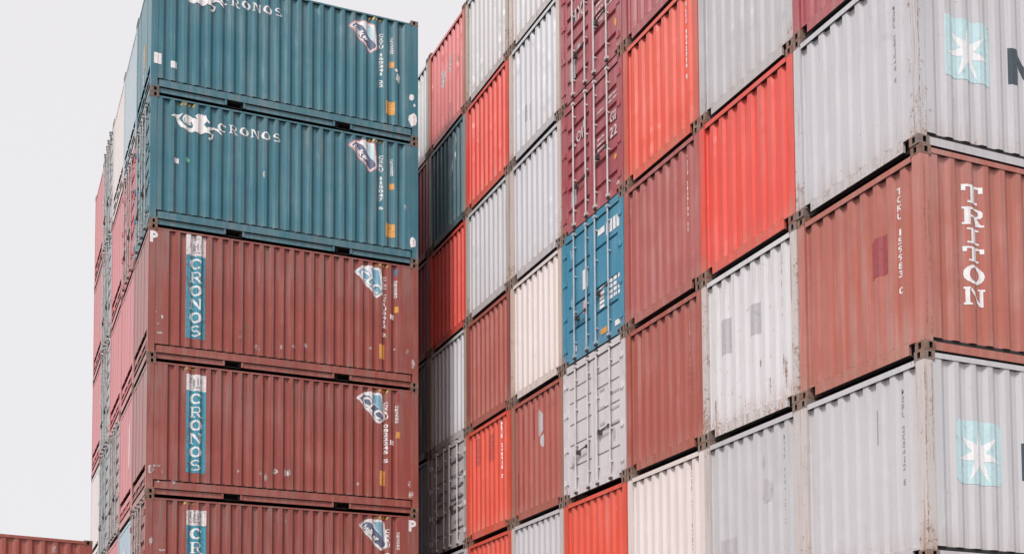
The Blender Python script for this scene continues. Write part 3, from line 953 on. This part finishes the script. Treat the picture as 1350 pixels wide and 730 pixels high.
# ------------------------------------------------------------------ right block (standard height containers)
RZ = [0.0, 2.604, 5.201, 7.805, 10.397, 12.993, 15.570, 18.142]
RX = 10.9388
RY = [11.8266, 14.2784, 16.7351, 19.2061, 21.6820, 24.1897, 26.6567, 29.1434]
RH = 2.591
GR = "containers of the right block"
right_spec = {
 # (column from the near corner, row from the ground): end, colour, rust, grime, fade, post colour, label
 (0, 1): ('front', GREY, .45, .14, .05, TAN, "light grey star panel container under the TRITON container at the near corner"),
 (0, 2): ('front', SALMON, .34, .32, .22, (.50, .165, .13), "brick red TRITON container at the near corner of the right block"),
 (0, 3): ('front', (.56, .548, .572), .50, .22, .05, None, "light grey container with star panel and dark letters, on top of the TRITON container"),
 (0, 4): ('front', WINE, .15, .15, .10, None, "dark red container at the top right edge, of which only a bottom corner shows"),
 (1, 1): ('front', GREY2, .36, .20, .05, TAN, "lilac grey container with stains, beneath the rust streaked white one"),
 (1, 2): ('front', (.655, .632, .645), .64, .14, .05, TAN, "rust streaked white container beside the TRITON container, with two grey patches"),
 (1, 3): ('front', BRIGHT, .34, .34, .10, None, "bright red container left of the light grey star container, above the rust streaked white one"),
 (1, 4): ('front', (.50, .487, .50), .36, .25, .05, None, "dull grey container right above the bright red one beside the star container"),
 (2, 1): ('front', CREAM, .28, .08, .03, None, "cream container at the bottom of the picture between the orange red and lilac grey ones"),
 (2, 2): ('front', SALMON2, .25, .2, .2, None, "brick red container between the white door end and the rust streaked white container"),
 (2, 3): ('front', (.42, .112, .10), .22, .22, .22, None, "faded brick red container between the blue door end and the bright red container"),
 (2, 4): ('front', ORANGE, .36, .36, .14, (.62, .11, .07), "orange red container between the maroon door end and the dull grey container"),
 (2, 5): ('front', WINE, .12, .15, .18, None, "wine red container cut by the top of the picture, above the big orange red one"),
 (3, 1): ('front', ORANGE, .34, .3, .13, None, "orange red container directly under the white door end"),
 (3, 2): ('door', WHITE, .22, .20, .04, None, "white container door end beneath the blue doors"),
 (3, 3): ('door', BLUE, .14, .14, .12, None, "blue container door end with grey lock bars and a white sticker"),
 (3, 4): ('door', WINE, .15, .16, .18, None, "maroon container door end right above the blue doors, with white lettering"),
 (3, 5): ('door', WINE, .18, .16, .22, None, "maroon container door end cut by the top of the picture, upper of two"),
 (4, 1): ('front', GREY, .16, .10, .04, TAN, "light grey container at the bottom of the picture, under the scraped brown red one"),
 (4, 2): ('front', BROWN, .26, .26, .08, (.38, .17, .13), "brown red container with scraped patches, left of the white door end"),
 (4, 3): ('front', CREAM, .36, .05, .02, (.60, .48, .41), "cream container left of the blue door end"),
 (4, 4): ('front', (.575, .562, .588), .42, .10, .03, (.64, .54, .49), "light grey container left of the lower maroon doors, above the cream one"),
 (4, 5): ('front', (.58, .57, .595), .40, .10, .03, (.62, .51, .45), "light grey container with a dark grille mark, left of the upper maroon doors"),
 (4, 6): ('front', (.55, .53, .54), .48, .12, .03, (.62, .51, .45), "grey container cut by the picture top, above the light grey one with a grille mark"),
 (5, 1): ('front', ORANGE, .34, .3, .13, None, "orange red container at the bottom edge, lower of two orange red ones in one stack"),
 (5, 2): ('front', ORANGE, .36, .34, .13, None, "orange red container with two faint dark patches, above another orange red one"),
 (5, 3): ('front', BROWN, .24, .26, .08, (.30, .09, .075), "brown red ribbed container left of the lower cream one"),
 (5, 4): ('front', (.57, .555, .575), .46, .14, .04, (.52, .47, .42), "light grey ribbed container above the narrow brown red one"),
 (5, 5): ('front', BRIGHT, .38, .34, .12, None, "bright red container right of the dark teal end"),
 (5, 6): ('front', (.54, .515, .52), .52, .18, .04, (.46, .40, .35), "weathered grey container with tan posts, right of the pinkish red one at the top"),
 (6, 1): ('front', GREY, .2, .15, .04, None, "pale container of which a top corner shows under the shaded grey door end"),
 (6, 2): ('door', (.60, .58, .58), .34, .40, .05, (.45, .40, .37), "grey door end with pale lock bars, half in shade beside the left stack"),
 (6, 3): ('front', (.66, .66, .69), .40, .20, .04, (.47, .36, .28), "pale grey ribbed container with a tan post, fading into the shade beside the left stack"),
 (6, 4): ('front', BRIGHT, .12, .10, .05, None, "bright red ribbed container that darkens into the shade beside the left stack"),
 (6, 5): ('front', (.032, .115, .14), .20, .20, .08, (.30, .30, .31), "dark teal ribbed container with a white scrape, beside the upper teal stack"),
 (6, 6): ('front', (.66, .13, .13), .30, .25, .22, (.50, .14, .09), "pinkish red container with a round rust mark at the top, against the sky"),
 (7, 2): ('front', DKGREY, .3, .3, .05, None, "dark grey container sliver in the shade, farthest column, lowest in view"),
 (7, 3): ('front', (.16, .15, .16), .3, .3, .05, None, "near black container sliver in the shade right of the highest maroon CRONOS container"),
 (7, 4): ('front', WINE, .3, .3, .05, None, "dark red container sliver in the shade, left of the shaded bright red ribbed one"),
 (7, 5): ('front', WINE, .25, .25, .08, None, "wine red container sliver left of the dark teal ribbed end"),
 (7, 6): ('front', (.58, .575, .57), .30, .2, .04, (.40, .34, .30), "grey container sliver at the top, between the teal stack and the pinkish red container"),
}
RIGHT = {}
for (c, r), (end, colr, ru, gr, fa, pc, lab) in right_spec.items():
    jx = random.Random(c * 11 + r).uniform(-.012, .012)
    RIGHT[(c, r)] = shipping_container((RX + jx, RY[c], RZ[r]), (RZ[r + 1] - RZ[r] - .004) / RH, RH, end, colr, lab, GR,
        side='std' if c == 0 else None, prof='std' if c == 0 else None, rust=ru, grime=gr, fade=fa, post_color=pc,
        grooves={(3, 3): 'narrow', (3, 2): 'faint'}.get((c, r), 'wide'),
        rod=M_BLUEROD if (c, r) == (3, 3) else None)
for c in range(8):
    shipping_container((RX, RY[c], 0), (RZ[1] - .004) / RH, RH, 'front', GREY if c != 7 else BROWN,
        "weathered container at the foot of the right block, standing on the yard", "containers at the foot of the right block",
        side='std' if c == 0 else None, prof='std' if c == 0 else None)
shipping_container((RX, RY[7], RZ[1]), (RZ[2] - RZ[1] - .004) / RH, RH, 'front', BROWN,
    "weathered container at the foot of the right block, standing on the yard", "containers at the foot of the right block")

for c in range(8, 11):                        # the block goes on unseen here, added to keep rear light out of the aisle
    for r in range(7):
        shipping_container((RX, RY[7] + 2.475 * (c - 7), RZ[r]), (RZ[r + 1] - RZ[r] - .004) / RH, RH, 'front', (GREY, SALMON2, WINE)[(c + r) % 3],
            "container deep in the right block, out of sight behind the left stacks", "containers deep in the right block")

# --- prints on the end walls: u = CW - y
THIN = {(1, 3), (2, 4), (3, 1), (5, 2), (5, 5)}
codes = {(0, 3): ("MSKU 281046 0", .43, .99, 2.03, M_GREYPRINT), (0, 2): ("TCKU 159983 0", .44, .83, 2.22, M_WHITE_CLEAN), (0, 1): ("MSKU 305412 8", .435, .98, 2.23, M_GREYPRINT),
         (1, 3): ("HLXU 213 40875", .405, 1.0, 2.31, M_WHITE_CLEAN), (1, 2): ("GESU 47120 3", .405, 1.32, 2.27, M_GREYPRINT), (1, 1): ("MWCU 6604127 3", .425, .93, 2.25, M_GREYPRINT),
         (2, 4): ("HLXU 3342016 5", .36, .93, 2.26, M_WHITE_CLEAN), (2, 3): ("TEXU 2458106 22", .385, .96, 2.25, M_WHITE), (2, 2): ("TEXU 3519042 22", .405, .88, 2.17, M_WHITE_CLEAN), (2, 1): ("MSCU 2110387", .435, .93, 2.36, M_GREYPRINT),
         (3, 1): ("HLXU 107754 2", .40, .9, 2.11, M_WHITE_CLEAN), (5, 2): ("HLXU 240918 3", .50, 1.1, 2.36, M_WHITE_CLEAN), (5, 5): ("HLXU 55108 3", .42, 1.25, 2.3, M_WHITE)}
for key, (s, y, z0, z1, mat) in codes.items():
    on_end(RIGHT[key], "number_lettering", stack_text(s, CW - y, z0, z1, .05 if key in THIN else .075 if key != (0, 2) else .095, mat, .05 if key in THIN else .025), True)
def U(y): return CW - y
each(on_end, RIGHT[(0, 2)], "repaint_patch", [([(U(.97), 1.20), (U(.68), 1.20), (U(.68), 1.72), (U(.97), 1.70)], M_PATCHRED)])
each(on_end, RIGHT[(1, 2)], "repaint_patch", [(rect(U(1.98), U(1.67), 1.24, 1.78), M_PATCHGREY), (rect(U(1.21), U(.92), 1.30, 1.76), M_PATCHGREY)])
each(on_end, RIGHT[(1, 2)], "rust_stain", [(blob(U(.30), .50, .03, .28, 9, 51), M_RUSTMARK), (blob(U(.36), .62, .02, .2, 9, 52), M_RUSTMARK), (blob(U(.75), .42, .025, .16, 9, 53), M_RUSTMARK), (blob(U(1.42), 1.1, .03, .06, 8, 54), M_RUSTMARK),
    (blob(U(1.7), .62, .03, .08, 8, 55), M_RUSTMARK), (blob(U(.98), .85, .02, .08, 8, 56), M_RUSTMARK), (blob(U(2.1), .42, .02, .2, 8, 57), M_RUSTMARK)])
each(on_end, RIGHT[(1, 1)], "stain", [(blob(U(.86), 1.48, .13, .22, 11, 61), M_PATCHGREY), (blob(U(.92), 1.92, .06, .16, 10, 62), M_PATCHGREY), (rect(U(2.05), U(1.6), .25, .95), M_PATCHGREY)])
on_end(RIGHT[(0, 1)], "scratch", [(rect(U(.88), U(.86), 1.60, 2.05), M_GREYPRINT)])
on_end(RIGHT[(4, 5)], "grille_mark", [(rect(U(1.72) + k * .07, U(1.72) + k * .07 + .03, .62, .98), M_GREYPRINT) for k in range(5)])
each(on_end, RIGHT[(4, 2)], "scraped_patch", [(rect(U(1.95), U(1.86), 1.55, 2.2), M_PATCHRED), (rect(U(1.4), U(1.32), 1.55, 2.2), M_PATCHRED), (blob(U(1.10), 1.85, .09, .3, 11, 63), M_PATCHGREY), (blob(U(1.0), 1.45, .07, .13, 10, 64), M_PATCHGREY),
    (rect(U(2.2), U(2.1), .3, 1.0), M_PATCHRED), (rect(U(1.98), U(1.88), .3, 1.0), M_PATCHRED)])
each(on_end, RIGHT[(5, 2)], "faint_patch", [(rect(U(1.94), U(1.72), 1.65, 2.28), M_FAINTRED), (rect(U(1.18), U(.86), 1.60, 2.2), M_FAINTRED)])
each(on_end, RIGHT[(6, 6)], "rust_stain", [(blob(U(.95), 1.66, .20, .24, 12, 65), M_SMEAR), (blob(U(1.45), 1.5, .22, .26, 12, 66), M_SMEAR), (blob(U(.5), 1.5, .05, .14, 9, 67), M_RUSTMARK), (blob(U(1.0), .55, .06, .16, 9, 68), M_RUSTMARK)])
each(on_end, RIGHT[(6, 5)], "white_scrape", [(blob(U(.66), 2.1, .07, .2, 10, 69), M_WHITE_CLEAN), (blob(U(.72), 1.8, .06, .14, 10, 70), M_WHITE_CLEAN), (blob(U(.85), 1.55, .03, .12, 9, 71), M_WHITE)])

# --- prints on the near long walls: star panels, dark name, TRITON
def star_panel(t, u0, u1, z0, z1, cut):
    it = [(([(u0, z0 + cut), (u0 + cut, z0), (u1 - cut, z0), (u1, z0 + cut), (u1, z1 - cut), (u1 - cut, z1), (u0 + cut, z1), (u0, z1 - cut)]), M_SKYBLUE)]
    on_side(t, "star_panel", it, 'std')
    p = {'std': PROF_STD}['std']
    mesh = merge_text(seven_star((u0 + u1) / 2, (z0 + z1) / 2 - .02, (u1 - u0) * .45, (z1 - z0) * .45, M_STAR), p, side_pt, SIDE_SKIN - .001)
    link("star_emblem", mesh, t)
star_panel(RIGHT[(0, 3)], .48, 1.24, .98, 1.78, .012)
star_panel(RIGHT[(0, 1)], .49, 1.26, .98, 1.78, .06)
for key in ((0, 3), (0, 1)):
    letters_on_side(RIGHT[key], "letter", [[(p, M_DARKPRINT) for p in slab_letter('M', 1.55 if key[1] == 3 else 1.575, 1.09, .62, .48)]]
        + [line_text(ch, u, 1.09, .48, M_DARKPRINT, .22, 0, 1.05, .035) for ch, u in zip("AERSK", (2.36, 2.98, 3.50, 4.02, 4.52))], 'std')
gs = []
tops = [2.21, 1.92, 1.65, 1.41, 1.18, .89]; bots = [1.96, 1.68, 1.44, 1.21, .92, .65]
for ch, zt, zb in zip("TRITON", tops, bots):
    gs.append([(p, M_WHITE_CLEAN) for p in slab_letter(ch, .69, zb + .012, .335, zt - zb - .012)])
letters_on_side(RIGHT[(0, 2)], "letter", gs, 'std')

# rust that has crept down the near corner posts
def creep(seed, u, z0, z1, w):
    rnd = random.Random(seed); L, Rr = [], []
    n = 16
    for i in range(n + 1):
        z = z0 + (z1 - z0) * i / n
        c = u + rnd.uniform(-.006, .006)
        L.append((c - w * rnd.uniform(.25, 1), z)); Rr.append((c + w * rnd.uniform(.25, 1), z))
    return L + Rr[::-1]
for key, u, w, a, b in (((0, 1), .012, .010, .2, 2.4), ((0, 1), .118, .008, 1.2, 2.42), ((0, 2), .055, .013, .3, 2.35), ((0, 2), .122, .012, .2, 1.9), ((0, 3), .04, .010, .12, 2.2)):
    on_side(RIGHT[key], "rust_streak", [(creep(int(u * 1000), u, a, b, w), M_RUSTMARK)], 'std')

# --- stickers on the door ends
def D(t, name, items, flat=True):
    on_end(t, name, items, flat, True)
tb = RIGHT[(3, 3)]
each(D, tb, "sticker", [(rect(U(1.60), U(1.38), 1.30, 1.68), M_WHITE_CLEAN), (rect(U(2.0), U(1.86), .20, .33), M_WHITE_CLEAN), (rect(U(.36), U(.14), .20, .30), M_WHITE_CLEAN), (rect(U(1.58), U(1.42), .84, 1.08), M_PINK)])
D(tb, "data_plate", [(rect(U(.90), U(.66), .20, .31), M_ORANGE)])
each(D, tb, "number_lettering", [(rect(U(.98), U(.72), 2.10, 2.22), M_WHITE)] + [(rect(U(.66) + k * .13, U(.66) + k * .13 + .10, 2.00, 2.24), M_WHITE) for k in range(4)])
each(D, tb, "load_table_lettering", [(rect(U(.93) + k * .0, U(.75), .70 + j * .085, .76 + j * .085), M_WHITE) for j, k in ((j, 0) for j in range(5))]
   + [(rect(U(.56) + k * .16, U(.56) + k * .16 + .12, .76 + j * .10, .83 + j * .10), M_WHITE) for k in range(3) for j in range(4)])
each(D, tb, "faint_mark", [(blob(U(2.05), 2.15, .05, .12, 9, 81), M_LOGOBLUE), (blob(U(2.03), 1.2, .07, .12, 9, 82), M_LOGOBLUE), (blob(U(2.08), 2.22, .03, .04, 8, 83), M_WHITE)])
for key, w in (((3, 5), "MX"), ((3, 4), "XOI")):
    t = RIGHT[key]
    if key == (3, 5):
        it = line_text(w, U(1.98), 1.52, .27, M_FAINTWHITE, .1, R(3), .8, .03)
        it += [(rect(U(.98), U(.72), z, z + .045), M_FAINTWHITE) for z in (.98, 1.10, 1.22, 1.34)] + [(rect(U(.60), U(.22), z, z + .045), M_FAINTWHITE) for z in (1.12, 1.24)]
        st = [(rect(U(2.05), U(1.84), .42, .80), M_PATCHGREY), (blob(U(.25), .66, .05, .09, 9, 84), M_ORANGE), (blob(U(.17), .16, .07, .05, 8, 85), M_FAINTWHITE), (rect(U(1.75), U(1.62), .92, 1.02), M_PATCHGREY)]
    else:
        it = line_text(w, U(2.04), 1.64, .22, M_FAINTWHITE, .06, R(8), .9, .02)
        it += line_text("22", U(.50), 1.16, .19, M_FAINTWHITE, .08, 0, 1.0, .03) + line_text("G1", U(.50), 1.44, .19, M_FAINTWHITE, .08, 0, 1.0, .03)
        it += [(rect(U(.98), U(.72), z, z + .04), M_FAINTWHITE) for z in (1.12, 1.22, 1.32, 1.84)] + [(rect(U(.60), U(.20), z, z + .04), M_FAINTWHITE) for z in (1.84, 1.93)]
        st = [(rect(U(1.55), U(1.42), 1.86, 2.02), M_PATCHGREY), (rect(U(2.05), U(1.84), .50, .80), M_PATCHGREY), (blob(U(.3), .74, .05, .06, 9, 86), M_ORANGE), (blob(U(.2), .2, .08, .06, 9, 87), M_FAINTWHITE)]
    each(D, t, "lettering", it); each(D, t, "sticker", st)
each(D, RIGHT[(3, 2)], "worn_mark", [(blob(U(2.02), .66, .13, .16, 11, 88), M_SMEAR), (blob(U(2.06), .62, .05, .1, 9, 89), M_RUSTMARK), (blob(U(.60), .75, .025, .22, 9, 90), M_GREYPRINT), (blob(U(.45), .86, .05, .12, 9, 91), M_PATCHGREY)]
   + [(rect(U(.98), U(.80), z, z + .05), M_PATCHGREY) for z in (1.12, 1.42, 1.75)] + [(rect(U(.60), U(.25), z, z + .04), M_PATCHGREY) for z in (1.04, 1.30, 1.6)])
each(D, RIGHT[(6, 2)], "worn_mark", [(rect(U(.85), U(.35), z, z + .07), M_GREYPRINT) for z in (.6, 1.02, 1.2, 1.45, 1.7, 2.1)] + [(blob(U(.6), .55, .1, .2, 10, 92), M_RUSTMARK), (rect(U(2.1), U(1.7), 1.3, 1.5), M_GREYPRINT)])

# ------------------------------------------------------------------ the lone red container at the far left
fy = R(9.5)
fr = Vector((2.90, 29.45, 0))
b0 = fr - Vector((math.cos(fy), math.sin(fy), 0)) * CL
GF = "red containers left of the left block"
far = None
for r, zb in enumerate((0.0, 2.593)):
    far = shipping_container((b0.x, b0.y, zb), 1.0, RH, 'front', SALMON2,
        "lone rust red container at the far left, only its top edge in view" if r else "rust red container underneath the one at the far left, out of view",
        GF, side='std', prof='std', yaw=fy, rust=.3, grime=.25, fade=.08)
each(on_side, far, "stencil_mark", [(rect(CL - .86, CL - .80, 2.0, 2.2), M_WHITE), (rect(CL - .88, CL - .80, 2.26, 2.40), M_SMEAR)], 'std')
